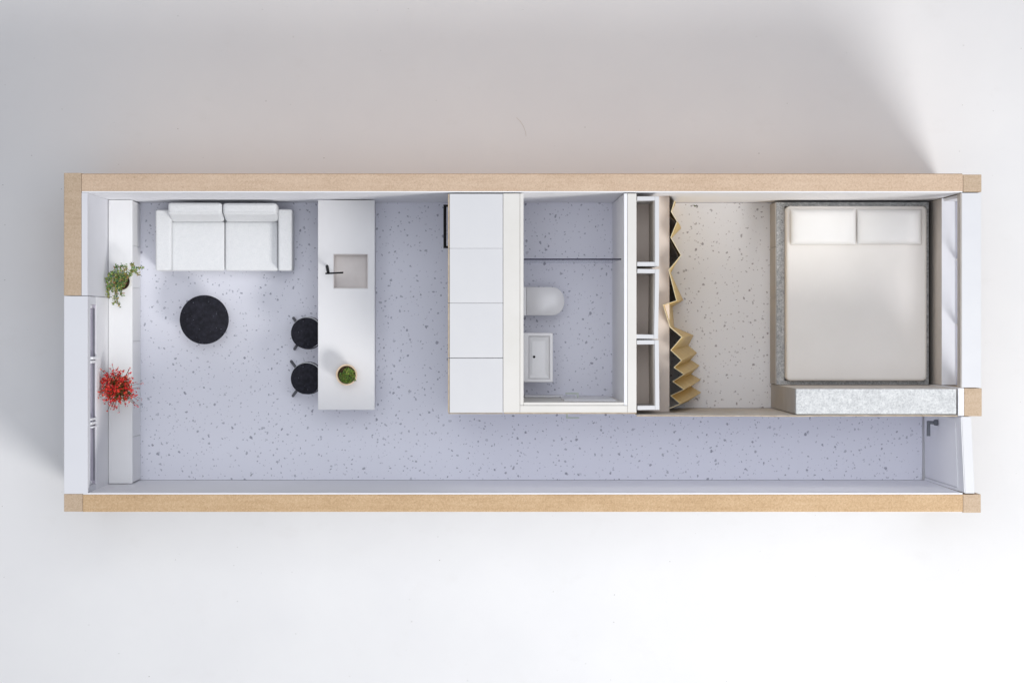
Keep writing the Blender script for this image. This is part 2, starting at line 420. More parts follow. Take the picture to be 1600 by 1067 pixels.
# plinth strip beside the door
obj('skirting', box_bm(X(819, 30), X(880, 30), yi+.3, yi+3.2, .5, 60, .6), M['card'], w)

# partition between bedroom and corridor: thin wavy paper-covered card
w = thing('partition_wall', 'thin wavy paper covered wall between the bedroom and the corridor', 'wall', (480, -129, 0))
def wavy(y0, y1, z0, z1, x0, x1, n=60, amp=1.0, ztop=0.8):
    bm = bmesh.new(); rows = []
    for i in range(n+1):
        t = i/n; x = x0+(x1-x0)*t
        dy = amp*(math.sin(t*9+1)+.6*math.sin(t*23)+.35*math.sin(t*57))
        dzz = ztop*(math.sin(t*14)+.5*math.sin(t*41+2))
        rows.append([bm.verts.new((x, yy+dy*(1 if zz > z0 else 0), zz+(dzz if zz > z0 else 0))) for yy, zz in ((y0, z0), (y0, z1), (y1, z1), (y1, z0))])
    for a, b in zip(rows, rows[1:]):
        for j in range(4): bm.faces.new((a[j], a[(j+1) % 4], b[(j+1) % 4], b[j]))
    bm.faces.new(rows[0]); bm.faces.new(rows[-1][::-1])
    return bm
px0, px1 = X(995.2, H), X(1496.5, H)
obj('card', wavy(-130.5, -129.3, 0.2, H-5.5, px0, px1, amp=.35), M['card_lav'], w)
obj('top_edge', wavy(-130.6, -129.2, H-4.4, H-2, px0, px1, amp=.35), M['raw_edge'], w)
obj('paper_facing', wavy(-129.0, -128.2, 1.4, H-4, px0, px1, amp=.3, ztop=1.2), M['paper_wall'], w)

# ------------------------------------------------------------------ tall cabinets
cab = thing('tall_cabinet', 'white tall cabinet with black handle bar, against the back wall', 'cabinet', (7, Y(345.5, H), 0), 'row of tall white kitchen cabinets')
hh = (Y(302.8, H)-Y(388.2, H))/2
cy = Y(345.5, H)
obj('body', box_bm(X(702.8, H), X(785.4, H), cy-hh, cy+hh, 0.2, H-4, .3), M['lacquer'], cab)
obj('top_panel', box_bm(X(702.5, H), X(785.8, H), cy-hh+.1, cy+hh-.1, H-3.8, H, .5), M['lacquer'], cab)
obj('door', box_bm(X(700, H), X(702.2, H), cy-hh+.5, cy+hh-.5, 3, H-5, .2), M['lacquer'], cab)
obj('door_edge', box_bm(X(700, H), X(702.2, H), cy-hh+.5, cy+hh-.5, H-4.8, H-.8, .2), M['raw_edge'], cab)
steps = [Y(430.8, H), Y(516.3, H), Y(602.2, H)]
labs = ['second white tall cabinet from the back wall, behind the toilet',
        'third white tall cabinet from the back wall, facing the middle of the island',
        'white tall cabinet at the corridor end of the row, farthest from the back wall']
for y, l in zip(steps, labs):
    c = copy_tree(cab); c.location.y = y*S; c['label'] = l
hz = 165
xf = X(700, H)
bm = box_bm(xf-8.2, xf-3.8, Y(388, hz), Y(320, hz), hz-3, hz+3, .3)
box_bm(xf-3.8, xf-.2, Y(388, hz), Y(384.4, hz), hz-3, hz+3, .2, bm=bm)
box_bm(xf-3.8, xf-.2, Y(323.4, hz), Y(320, hz), hz-3, hz+3, .2, bm=bm)
obj('handle', bm, M['black_metal'], cab)
w = thing('edge_board', 'thin raw edged board closing the corridor end of the cabinet row', 'panel', (7, Y(646, H), 0))
obj('top_edge', pbox(700.4, 785.6, 645.3, 646.5, H-5, H-1.5), M['raw_edge'], w)
obj('board', pbox(700.4, 785.6, 645.3, 646.4, .2, H-5.2, zref=H-1.5), M['card_lav'], w)

# ------------------------------------------------------------------ kitchen island
ZC = 118.0
isl = thing('kitchen_island', 'long white kitchen island with square sink and overhanging countertop', 'kitchen island', (-185, 32, 0))
x0, x1, y0, y1 = X(497, ZC), X(585.3, ZC), Y(640, ZC), Y(313, ZC)
sx0, sx1, sy0, sy1 = X(521, ZC), X(575, ZC), Y(451, ZC), Y(397, ZC)
def slab_hole(xs, ys, z0, z1):
    bm = bmesh.new(); vt = {}
    for i, x in enumerate(xs):
        for j, y in enumerate(ys):
            for k, z in enumerate((z0, z1)): vt[i, j, k] = bm.verts.new((x, y, z))
    for i in range(3):
        for j in range(3):
            if i == 1 and j == 1: continue
            for k in (0, 1): bm.faces.new([vt[a, b, k] for a, b in ((i, j), (i+1, j), (i+1, j+1), (i, j+1))])
    for i in range(3):
        for j in (0, 3): bm.faces.new([vt[i, j, 0], vt[i+1, j, 0], vt[i+1, j, 1], vt[i, j, 1]])
        for j in (0, 3): bm.faces.new([vt[j, i, 0], vt[j, i+1, 0], vt[j, i+1, 1], vt[j, i, 1]])
    for j in (1, 2): bm.faces.new([vt[1, j, 0], vt[2, j, 0], vt[2, j, 1], vt[1, j, 1]])
    for i in (1, 2): bm.faces.new([vt[i, 1, 0], vt[i, 2, 0], vt[i, 2, 1], vt[i, 1, 1]])
    return bm
bm = slab_hole((x0, sx0, sx1, x1), (y0, sy0, sy1, y1), ZC-6, ZC)
obj('countertop', bm, M['counter'], isl)
bm = box_bm(x1-5, x1-2, y0+2, y1-.5, .2, ZC-6.2)             # cabinet carcass as five boards, open under the sink
box_bm(x0+19, x0+22, y0+2, y1-.5, .2, ZC-6.2, bm=bm)
box_bm(x0+22.2, x1-5.2, y0+2, y0+5, .2, ZC-6.2, bm=bm)
box_bm(x0+22.2, x1-5.2, y1-3.5, y1-.5, .2, ZC-6.2, bm=bm)
obj('carcass', bm, M['lacquer'], isl)
sk = bmesh.new(); t = 1.2; zb = ZC-24
box_bm(sx0+.2, sx0+t, sy0+.2, sy1-.2, zb, ZC-1.2, bm=sk); box_bm(sx1-t, sx1-.2, sy0+.2, sy1-.2, zb, ZC-1.2, bm=sk)
box_bm(sx0+t+.1, sx1-t-.1, sy0+.2, sy0+t, zb, ZC-1.2, bm=sk); box_bm(sx0+t+.1, sx1-t-.1, sy1-t, sy1-.2, zb, ZC-1.2, bm=sk)
box_bm(sx0+.3, sx1-.3, sy0+.3, sy1-.3, zb-2, zb-.1, bm=sk)
obj('sink', sk, M['sink'], isl)
bx, by = X(511, ZC), Y(416, ZC)
tz = ZC+34
tx, ty = X(513, tz), Y(426.5, tz)
fa = obj('faucet', tube_bm([(bx, by, ZC+.2), (tx, ty, tz)], 2.3, 12), M['black_metal'], isl, smooth=True)
obj('spout', tube_bm([(X(508.5, tz), Y(427.5, tz), tz+1), (X(536.5, tz), Y(426, tz), tz+1)], 1.3, 10), M['black_metal'], fa, smooth=True)

# ------------------------------------------------------------------ bar stools
def make_stool(cx, cy, rot, spread, label):
    st = thing('bar_stool', label, 'bar stool', (cx, cy, 0), 'round black bar stools')
    r = 24.3/K(82)
    obj('seat', rings_bm([(r-1, 78.2), (r, 79), (r, 81.2), (r-.7, 82)], cx, cy, 56), M['black'], st, True)
    obj('seat_base', rings_bm([(r-2, 74.5), (r+.3, 75.4), (r+.3, 77.6), (r-1, 78)], cx+.6, cy+1.0, 56), M['pale_rim'], st, True)
    for a in range(4):
        an = math.radians(rot+45+90*a)
        c, s = math.cos(an), math.sin(an)
        obj('leg', tube_bm([(cx+c*15, cy+s*15, 74), (cx+c*spread, cy+s*spread, 0.3)], 2.3, 10), M['dark_leg'], st, True)
    obj('footrest', tube_bm([(cx+24.5*math.cos(k*math.pi/16), cy+24.5*math.sin(k*math.pi/16), 28) for k in range(33)], 1, 6), M['dark_leg'], st, True)
    return st
make_stool(X(478.8, 82), Y(520.5, 82), 2, 34, 'black round bar stool nearer the sofa, tucked under the island')
make_stool(X(478.6, 82), Y(591.5, 82), 3, 38, 'black round bar stool nearer the corridor, level with the potted moss')

# ------------------------------------------------------------------ coffee table
ct = thing('coffee_table', 'round black speckled coffee table in front of the sofa', 'table', (X(319, 52), Y(499.5, 52), 0))
cx, cy = X(319, 52), Y(499.5, 52); r = 38.3/K(52)
obj('tabletop', rings_bm([(r-.6, 48.6), (r, 49.2), (r, 51.4), (r-.6, 52)], cx, cy, 72), M['black'], ct, True)
obj('pedestal', rings_bm([(7, 3), (4, 6), (3.4, 30), (5, 44), (14, 48.4)], cx, cy, 28), M['black_metal'], ct, True)
obj('base', rings_bm([(22, .3), (22, 1.6), (20, 2.8)], cx, cy, 40), M['black_metal'], ct, True)

# ------------------------------------------------------------------ sofa
so = thing('sofa', 'two seat white felt sofa with loose back cushions against the back wall', 'sofa', (-395, 135, 0))
def soft_box(x0, x1, y0, y1, z0, z1, bev, seg=4, puff=0, front=0, lean=0):
    bm = box_bm(x0, x1, y0, y1, z0, z1)
    bmesh.ops.subdivide_edges(bm, edges=bm.edges[:], cuts=5, use_grid_fill=True)
    cx, cy = (x0+x1)/2, (y0+y1)/2
    sharp = [e for e in bm.edges if len(e.link_faces) == 2 and e.link_faces[0].normal.dot(e.link_faces[1].normal) < .5]
    bmesh.ops.bevel(bm, geom=sharp, offset=bev, segments=seg, affect='EDGES', profile=0.5)
    for v in bm.verts:
        u, w_ = (v.co.x-cx)/(x1-x0)*2, (v.co.y-cy)/(y1-y0)*2
        t = (v.co.z-z0)/(z1-z0)
        if puff: v.co.z += puff*max(0, 1-u*u)*max(0, 1-w_*w_)*(1 if t > .6 else 0)
        if lean: v.co.y += lean*t*(0.5-w_*.5)
    return bm
za, zs, zk = 78, 60, 112
obj('frame', box_bm(X(268.6, zs), X(433.4, zs), Y(421, zs), Y(321, zs)-2, 10, 41, 2), M['fabric'], so, True)
obj('armrest', soft_box(X(243, za), X(267.6, za), Y(423, za), Y(328, za), 8, za, 3), M['fabric'], so, True)
obj('armrest', soft_box(X(434.6, za), X(456, za), Y(423, za), Y(327, za), 8, za, 3), M['fabric'], so, True)
obj('seat_cushion', soft_box(X(268.8, zs), X(350.6, zs), Y(423.3, zs), Y(346, zs), 41.5, zs, 3, puff=2), M['fabric'], so, True)
obj('seat_cushion', soft_box(X(351.8, zs), X(433.8, zs), Y(423.3, zs), Y(346, zs), 41.5, zs, 3, puff=2), M['fabric'], so, True)
yk0, yk1 = Y(348, zs), Y(317, zk)
obj('back_cushion', soft_box(X(262.5, zk), X(346.5, zk), yk0, yk1, zs+1, zk, 5, lean=11), M['fabric'], so, True)
obj('back_cushion', soft_box(X(348.3, zk), X(432.3, zk), yk0, yk1-.5, zs+1, zk, 5, lean=11), M['fabric'], so, True)
for px in (252, 446):
    for py in (336, 415):
        obj('foot', box_bm(X(px, 8)-3, X(px, 8)+3, Y(py, 8)-3, Y(py, 8)+3, .3, 7.8), M['dark_leg'], so)

# ------------------------------------------------------------------ long bench under the window
be = thing('sideboard', 'long low white sideboard running under the window', 'sideboard', (-533, -25, 0))
zb = 110
bx0, bx1, by0, by1 = XL+.6, X(207, zb), YS+1, Y(312.6, zb)
obj('body', box_bm(bx0+1, bx1-2.4, by0+1, by1-1, .3, zb-3.2), M['bench'], be)
obj('top_panel', box_bm(bx0, bx1, by0, by1, zb-3, zb, .6), M['bench'], be)
fy = [by0+1, Y(681, 60), Y(607, 60), Y(533, 60), Y(450, 60), Y(385, 60), by1-1]
for a, b in zip(fy, fy[1:]):
    obj('door', box_bm(bx1-2.2, bx1-.3, a+.35, b-.35, 2, zb-3.4, .25), M['bench'], be)

# ------------------------------------------------------------------ bathroom fittings
zg = 265
gs = thing('shower_screen', 'clear acrylic shower screen standing across the bathroom', 'shower screen', (150, 98, 0))
yg = Y(405.2, zg)
obj('pane', box_bm(X(818.6, zg), X(969, zg), yg-.6, yg+.6, 0.5, zg-2.1), M['glass'], gs)
obj('top_edge', box_bm(X(818.6, zg), X(971, zg), yg-1.0, yg+1.0, zg-2, zg, .1), M['glass_edge'], gs)

to = thing('toilet', 'white wall hung toilet with closed rounded lid in the bathroom', 'toilet', (X(845, 58), Y(470, 58), 0))
def dshape(xa, xb, ya, yb, n=20):
    r = (yb-ya)/2; cy = (ya+yb)/2; e = min(r*.92, xb-xa)
    o = [(xa, yb), (xa, ya)]
    o += [(xb-e+e*math.sin(math.pi*i/n)**.9 if 0 < i < n else xb-e, cy-r*math.cos(math.pi*i/n)) for i in range(n+1)]
    return o
xw = X(818.3, zt-1.2)+.5
zl = 62
obj('bowl', prism_bm(dshape(xw, X(879, zl), Y(491, zl), Y(451, zl)), 12, zl-6), M['ceramic'], to, True)
obj('seat', prism_bm(dshape(X(823, zl), X(881, zl), Y(492.4, zl), Y(449, zl)), zl-5.8, zl-3.2), M['ceramic'], to, True)
obj('lid', prism_bm(dshape(X(822.6, zl), X(882, zl), Y(493, zl), Y(448.4, zl)), zl-3, zl, .9), M['ceramic'], to, True)
obj('hinge_block', box_bm(xw, X(822.3, zl), Y(493, zl), Y(448.4, zl), zl-5.8, zl+.5, .4), M['ceramic'], to)

wb = thing('washbasin', 'white rectangular washbasin with dark drain hole in the bathroom', 'washbasin', (X(842, 110), Y(558, 110), 0))
zw = 110
def basin():
    bm = bmesh.new()
    xo = (xw, X(864, zw)); yo_ = (Y(597, zw), Y(520, zw))
    xi = (X(826, zw), X(859, zw)); yi_ = (Y(592, zw), Y(525, zw))
    xf = (X(832, zw), X(852, zw)); yf = (Y(584, zw), Y(533, zw))
    def ring(xx, yy, z): return [bm.verts.new((a, b, z)) for a, b in ((xx[0], yy[0]), (xx[1], yy[0]), (xx[1], yy[1]), (xx[0], yy[1]))]
    rs = [ring(xo, yo_, zw-22), ring(xo, yo_, zw), ring(xi, yi_, zw), ring((xi[0]+1, xi[1]-1), (yi_[0]+1, yi_[1]-1), zw-2.5), ring(xf, yf, zw-3.2)]
    bm.faces.new(rs[0][::-1])
    for a, b in zip(rs, rs[1:]):
        for i in range(4): bm.faces.new((a[i], a[(i+1) % 4], b[(i+1) % 4], b[i]))
    bm.faces.new(rs[-1])
    bmesh.ops.bevel(bm, geom=bm.edges[:], offset=.7, segments=2, affect='EDGES', profile=.5)
    return bm
obj('bowl', basin(), M['ceramic'], wb)
cxd, cyd = X(834.5, zw-4), Y(557.5, zw-4)
obj('drain', rings_bm([(2.0, zw-3.0), (2.0, zw-2.7), (1.2, zw-2.5)], cxd, cyd, 20), M['black_metal'], wb, True)
obj('pedestal', box_bm(xw+.2, X(850, zw), Y(575, zw), Y(542, zw), .3, zw-22.2, 2), M['ceramic'], wb)

# ------------------------------------------------------------------ wardrobe: shelf board, three open boxes, pleated curtain
sh = thing('wardrobe_shelf', 'grey beige shelf board carried behind the pleated gold curtain', 'shelf', (268, 29, 0))
zsf = 222
xs0, xs1 = X(994.5, H)+.6, X(1046, zsf)
ys0, ys1 = Y(643.5, zsf), YN-.6
obj('board', box_bm(xs0, xs1, ys0, ys1, zsf-6, zsf, .4), M['greige'], sh)
for p in (Y(642.5, zsf)+.5, Y(531, zsf), Y(420, zsf), Y(317, zsf)):
    obj('upright', box_bm(xs0+.3, xs1-14, p, p+3, 1.5, zsf-6.2), M['taupe'], sh)
yc = Y(361.5, H); hb = (Y(307, H)-Y(416, H))/2
bxx = thing('shelf_box', 'white open box frame nearest the back wall on the shelf', 'shelf box', (X(995, H), yc, zsf), 'white open box frames on the shelf')
xr = X(1030, H); xl = xs0+.3; tw = 6.2
obj('side_panel', box_bm(xl, xr-tw-.1, yc+hb-tw, yc+hb, zsf+.2, H, .4), M['lacquer'], bxx)
obj('side_panel', box_bm(xl, xr-tw-.1, yc-hb, yc-hb+tw, zsf+.2, H, .4), M['lacquer'], bxx)
obj('front_panel', box_bm(xr-tw, xr, yc-hb, yc+hb, zsf+.2, H, .4), M['lacquer'], bxx)
obj('inner_facing', box_bm(xr-tw-1.4, xr-tw-.3, yc-hb+tw+.2, yc+hb-tw-.2, zsf+.4, H-2.5), M['beige'], bxx)
for p, rz, l in ((474.5, -1.0, 'white open box frame in the middle of the three on the shelf'),
                 (586, .5, 'white open box frame nearest the corridor on the shelf')):
    c = copy_tree(bxx); c.location.y = Y(p, H)*S; c.rotation_euler.z = math.radians(rz); c['label'] = l
    c.location.x -= .0006 if rz < 0 else 0

cu = thing('curtain', 'pleated gold paper curtain hanging between the shelf and the bedroom floor', 'curtain', (310, 30, 0))
TOP = [(1054, 314), (1049, 331), (1058, 346), (1048, 371), (1064, 399), (1045, 422), (1057, 470), (1036, 476.5), (1047, 511), (1065.3, 526.7), (1048, 547), (1065, 563), (1053, 574), (1068.5, 585), (1051, 596), (1068.5, 608.5), (1048, 618), (1063, 631), (1046, 638)]
BOT = [(1055, 318), (1046, 336), (1064, 357), (1047, 374), (1061, 401), (1048, 427), (1067.5, 469), (1051, 479), (1053, 511), (1083.6, 524), (1075.5, 540), (1089, 551), (1079, 562), (1093, 571), (1080, 584.5), (1095, 593), (1080, 603.5), (1095.5, 613), (1075, 627)]
zc = 246
def pleats(za, zb2, off=0.0):
    bm = bmesh.new(); rows = []
    rows_n = 8
    for k in range(rows_n+1):
        t = k/rows_n; z = za+(zb2-za)*t; f = z/zc
        row = []
        for (a, b) in zip(TOP, BOT):
            xt, yt = X(a[0], zc), Y(a[1], zc); xb, yb = X(b[0], 2), Y(b[1], 2)
            bow = .9*math.sin(f*math.pi)
            row.append(bm.verts.new((xb+(xt-xb)*f+bow, yb+(yt-yb)*f, z)))
        rows.append(row)
    for r0, r1 in zip(rows, rows[1:]):
        for i in range(len(r0)-1): bm.faces.new((r0[i], r0[i+1], r1[i+1], r1[i]))
    return bm
cs = obj('cloth', pleats(2.0, zc-1.2), M['gold'], cu)
md = cs.modifiers.new('thickness', 'SOLIDIFY'); md.thickness = .8*S; md.offset = 0
ce = obj('hem', pleats(zc-1.1, zc), M['gold_edge'], cu)
md = ce.modifiers.new('thickness', 'SOLIDIFY'); md.thickness = .95*S; md.offset = 0

# ------------------------------------------------------------------ bed, pillows, closet
bd = thing('bed', 'double bed with grey felt rim and smooth cream mattress', 'bed', (585, 48, 0))
zp = 84
qx0, qx1, qy0, qy1 = 469.5, X(1451, zp), -90.0, Y(316, zp)
obj('base', box_bm(qx0, qx1, qy0, qy1, 1.4, zp-22), M['taupe'], bd)
seg = [qy0, Y(465, 40), Y(387, 40), qy1]
for a, b in zip(seg, seg[1:]):
    obj('drawer_front', box_bm(qx0-1.6, qx0-.2, a+.3, b-.3, 2.2, zp-1.4, .2), M['taupe'], bd)
m0x, m1x, m0y, m1y = X(1226, zp), X(1445, zp), Y(594.5, zp), Y(323, zp)
bm = bmesh.new()
bm = slab_hole((qx0, m0x-.4, m1x+.4, qx1), (qy0, m0y-.4, m1y+.4, qy1), zp-21.8, zp)
obj('rim', bm, M['granite'], bd)
def rrect(x0, x1, y0, y1, r, n=6):
    o = []
    for (cx, cy, a0) in ((x1-r, y1-r, 0), (x0+r, y1-r, 90), (x0+r, y0+r, 180), (x1-r, y0+r, 270)):
        for i in range(n+1):
            a = math.radians(a0+90*i/n); o.append((cx+r*math.cos(a), cy+r*math.sin(a)))
    return o
zm = 106
bm = prism_bm(rrect(m0x, m1x, m0y, m1y, 7), zp-21.5, zm, 5, 5)
obj('mattress', bm, M['linen'], bd, True)
def pillow(cx, cy, lx, ly, zz, label):
    bm = bmesh.new(); n = 22; h = 17
    def prof(u): return max(0.0, 1-abs(u)**7)**.55
    for sgn in (1, -1):
        g = [[None]*(n+1) for _ in range(n+1)]
        for i in range(n+1):
            for j in range(n+1):
                u = math.sin((-1+2*i/n)*math.pi/2); v = math.sin((-1+2*j/n)*math.pi/2)
                hgt = prof(u)*prof(v)*(1+.05*math.sin(5*u+2*v+cx))
                x = cx+u*lx*(1-.02*(1-v*v)*0); y = cy+v*ly
                z = zz+6+(h-6)*hgt if sgn > 0 else zz+6-5.6*hgt
                g[i][j] = bm.verts.new((x, y, z))
        for i in range(n):
            for j in range(n): bm.faces.new((g[i][j], g[i+1][j], g[i+1][j+1], g[i][j+1]))
    bmesh.ops.remove_doubles(bm, verts=bm.verts[:], dist=.01)
    o = obj('pillow', bm, M['pillow'], None, True, origin=(cx, cy, zz))
    return tag(o, label, 'pillow', 'white pillows on the bed')
zq = 118
pillow(X(1286.5, zq), Y(354.5, zq), 51.5/K(zq), 28/K(zq), zm, 'white pillow on the left of the bed, nearer the curtain')
pillow(X(1390.5, zq), Y(354.5, zq), 50.5/K(zq), 27.5/K(zq), zm, 'white pillow on the right of the bed, nearer the window')

cl = thing('closet', 'tall closet with silver textured top at the foot of the bed', 'closet', (586, -109, 0))
kx0, kx1, ky0, ky1 = 470.5, X(1495, H), -127.3, -90.6
obj('body', box_bm(kx0, kx1, ky0, ky1, 1.4, H-7), M['beige'], cl)
obj('side_panel', box_bm(kx0-1.2, kx0-.2, ky0+.2, ky1-.2, 1.6, H-6.8), M['taupe'], cl)
obj('top_panel', box_bm(kx0-.6, kx1-.4, ky0, ky1-.3, H-6.6, H-1, .8), M['silver'], cl)

# ------------------------------------------------------------------ plants
def leaves_bm(items):
    """items: (pos, size, colour, tilt)"""
    bm = bmesh.new(); cl_ = bm.loops.layers.float_color.new('tint')
    for p, s, c, tl in items:
        a = random.uniform(0, 2*math.pi)
        up = Vector((random.gauss(0, tl), random.gauss(0, tl), 1)).normalized()
        d = Vector((math.cos(a), math.sin(a), 0)); d = (d-up*d.dot(up)).normalized(); e = up.cross(d)
        P = Vector(p)
        w_ = random.uniform(.35, .6)
        vs = [bm.verts.new(q) for q in (P-d*s, P+e*s*w_-d*.1*s+up*s*.15, P+d*s, P-e*s*w_-d*.1*s+up*s*.15)]
        c2 = tuple(max(0, x*random.uniform(.75, 1.25)) for x in c)
        for f in (bm.faces.new((vs[0], vs[1], vs[2])), bm.faces.new((vs[0], vs[2], vs[3]))):
            for l in f.loops: l[cl_] = (*c2, 1)
    return bm
def paint(bm, c):
    l_ = bm.loops.layers.float_color.new('tint')
    for f in bm.faces:
        for l in f.loops: l[l_] = (*c, 1)
    return bm
def pot(root, cx, cy, z0, h, r0, r1, mat, wall=2.2, soil=6):
    obj('pot', rings_bm([(r0, z0+.2), (r1, z0+h-.6), (r1-.5, z0+h), (r1-wall+.4, z0+h), (r1-wall, z0+h-.6), (r1-wall-.8, z0+h-soil-2)], cx, cy, 40, cap=True), mat, root, True)
    obj('soil', rings_bm([(r1-wall-.9, z0+h-soil-1.5), (r1-wall-.6, z0+h-soil), (.5, z0+h-soil+1.5)], cx, cy, 26), M['soil'], root)

# trailing green plant
pc = (-527, Y(440, 150), zb)
pl = thing('potted_plant', 'trailing green plant with tiny leaves in off white pot on the sideboard', 'plant', pc, 'potted plants')
pot(pl, pc[0], pc[1], zb, 40, 10.5, 14.5, M['white_pot'], 2, 4)
greens = [(0.22, 0.31, 0.06), (0.30, 0.37, 0.09), (0.09, 0.19, 0.05), (0.46, 0.46, 0.17), (0.38, 0.24, 0.10), (0.07, 0.18, 0.09)]
strands = [[(196, 436), (185, 428), (172, 434), (166, 440), (166, 452), (166, 462), (170, 466)],
           [(194, 440), (182, 446), (172, 448), (168, 456), (166, 465), (173, 464)],
           [(194, 440), (184, 448), (181, 456), (179, 464), (180, 472), (175, 476)],
           [(192, 444), (183, 452), (182, 462), (183, 471), (186, 479)],
           [(198, 436), (205, 424), (207, 416), (205, 410)],
           [(198, 434), (208, 422), (214, 426), (218, 430)],
           [(200, 434), (210, 420), (218, 418), (225, 419)],
           [(196, 432), (190, 420), (184, 416), (179, 420)],
           [(196, 432), (194, 420), (190, 413)], [(198, 432), (198, 420), (195, 415)],
           [(190, 434), (180, 424), (176, 430), (170, 430)],
           [(194, 444), (188, 452), (190, 458), (189, 461)],
           [(193, 436), (183, 433), (175, 437), (169, 446), (174, 452)],
           [(194, 446), (186, 444), (178, 442), (174, 444), (176, 456), (181, 452)]]
items = []; stems = bmesh.new()
for s_ in strands:
    pts = []
    z = zb+44
    for i, (a, b) in enumerate(s_):
        zz = max(zb+16+random.uniform(-4, 10), z+12*math.sin(min(1, i/2)*2.2)-9*i)
        x = max(X(a, zz), XL+2.5) ; pts.append(Vector((x, Y(b, zz), zz)))
    tube_bm(pts, .45, 5, stems)
    for p, q in zip(pts, pts[1:]):
        n = max(3, int((q-p).length/.85))
        for i in range(n):
            c = p.lerp(q, i/n)
            items.append((c+Vector((random.gauss(0, 1.5), random.gauss(0, 1.5), random.uniform(-1, 2))), random.uniform(1.3, 2.6), random.choice(greens), .6))
for i in range(330):
    a = random.uniform(0, 6.28); rr = 16*math.sqrt(random.random())
    x, y = -6+rr*math.cos(a)*1.05, 3+rr*math.sin(a)*.9
    if x-y > 13: continue
    items.append(((max(pc[0]+x, XL+3), pc[1]+y, zb+41+random.uniform(0, 12)), random.uniform(1.2, 2.5), random.choice(greens), .7))
obj('stems', paint(stems, (0.16, 0.15, 0.05)), M['leaf'], pl)
obj('foliage', leaves_bm(items), M['leaf'], pl)

# red flowering plant
pc = (-530, Y(607, 205), zb)
pl = thing('potted_plant', 'bushy bright red flowering plant in a pot at the corridor end of the sideboard', 'plant', pc, 'potted plants')
pot(pl, pc[0], pc[1], zb, 42, 10, 14, M['wood_pot'], 2, 4)
reds = [(0.80, 0.02, 0.02), (0.66, 0.015, 0.025), (0.85, 0.05, 0.03), (0.50, 0.01, 0.02), (0.85, 0.16, 0.08)]
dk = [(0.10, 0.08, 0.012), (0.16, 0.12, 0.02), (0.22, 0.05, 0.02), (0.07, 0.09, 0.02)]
fl = []; inner = []; stems = bmesh.new()
C = Vector((pc[0]+3, pc[1], zb+82))
for i in range(165):
    th = random.uniform(0, 6.28); ph = math.acos(random.uniform(.02, 1))
    L = random.choice([random.uniform(18, 29)]*3+[random.uniform(29, 43)])
    d = Vector((math.cos(th)*math.sin(ph), math.sin(th)*math.sin(ph), math.cos(ph)*1.4))
    tip = C+d*L
    tip.x = max(tip.x, XL+1.5 if tip.z < 252 else XL-4)
    base = Vector((pc[0]+d.x*5, pc[1]+d.y*5, zb+38))
    mid = base.lerp(tip, .6)+Vector((0, 0, 4))
    tube_bm([base, mid, tip], .42, 4, stems, .25)
    for k in range(6 if L < 29 else 3):
        j = Vector((random.gauss(0, 1.5), random.gauss(0, 1.5), random.gauss(0, 1.5)))*(1 if L < 29 else .55)
        fl.append((tip+j, random.uniform(1.2, 2.5)*(1 if L < 29 else .75), random.choice(reds if L < 29 else reds+[(0.30, 0.02, 0.09)]), .9))
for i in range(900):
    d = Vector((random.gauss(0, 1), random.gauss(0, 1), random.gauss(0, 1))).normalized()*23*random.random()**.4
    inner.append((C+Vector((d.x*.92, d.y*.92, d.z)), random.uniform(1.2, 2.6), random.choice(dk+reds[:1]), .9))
obj('stems', paint(stems, (0.20, 0.10, 0.03)), M['leaf'], pl)
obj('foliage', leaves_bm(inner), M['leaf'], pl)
obj('flowers', leaves_bm(fl), M['petal'], pl)

# mossy plant in wooden pot
zi = ZC; pc = (X(541.3, zi+34), Y(585.5, zi+34), zi)
pl = thing('potted_plant', 'small green mossy plant in round pale wood pot on the kitchen island', 'plant', pc, 'potted plants')
pot(pl, pc[0], pc[1], zi, 34, 12, 16.2, M['wood_pot'], 2.4, 5)
items = []
gm = [(0.10, 0.20, 0.02), (0.18, 0.27, 0.04), (0.30, 0.36, 0.08), (0.06, 0.13, 0.02), (0.13, 0.20, 0.05)]
for i in range(520):
    a = random.uniform(0, 6.28); rr = 12.5*math.sqrt(random.random())
    x, y = 1.6+rr*math.cos(a), -1.2+rr*math.sin(a)*.95
    if x*x+y*y > 13.6**2 or (x < -3 and y > 3+.5*x+5): continue
    br = 1.3 if (x > 0 and y > 0) else .85
    c = random.choice(gm)
    items.append(((pc[0]+x, pc[1]+y, zi+31+5*(1-(rr/13)**2)+random.uniform(0, 2.5)), random.uniform(1, 2), tuple(v*br for v in c), .7))
for (dx, dy) in ((13, -7), (14, -8.5), (12, -9)):
    items.append(((pc[0]+dx, pc[1]+dy, zi+36), 1.8, gm[0], .4))
obj('foliage', leaves_bm(items), M['leaf'], pl)

# ------------------------------------------------------------------ scraps
sx_, sy_ = X(1086.5), Y(322)
items = [((sx_+random.gauss(0, 2.2), sy_+random.gauss(0, .9), 1.8+random.random()), random.uniform(1, 1.9), random.choice([(0.05, 0.09, 0.02), (0.12, 0.15, 0.05), (0.03, 0.05, 0.02)]), .4) for _ in range(9)]
o = obj('leaf_scrap', leaves_bm(items), M['leaf'], None, origin=(sx_, sy_, 1.2))
tag(o, 'tiny dark green leaf scrap lying on the bedroom floor by the back wall', 'leaf')
pts = [Vector((X(px, -6), Y(py, -6), -5.4)) for px, py in ((807, 184), (813, 190), (818, 198), (821, 206), (822, 213))]
o = obj('fibre', tube_bm(pts, .26, 5), M['lint'], None, origin=tuple(pts[2]))
tag(o, 'thin curved brown fibre lying on the white table behind the back wall', 'fibre')
o = obj('wood_chip', prism_bm(rrect(X(816.5, 0)-5, X(820.5, 0)-5, -273.4, -268.9, 1.4, 3), 200, 206, .5), M['mdf_front'], None, origin=(X(818, 0), -269, 200))
bpy.data.objects.remove(o)

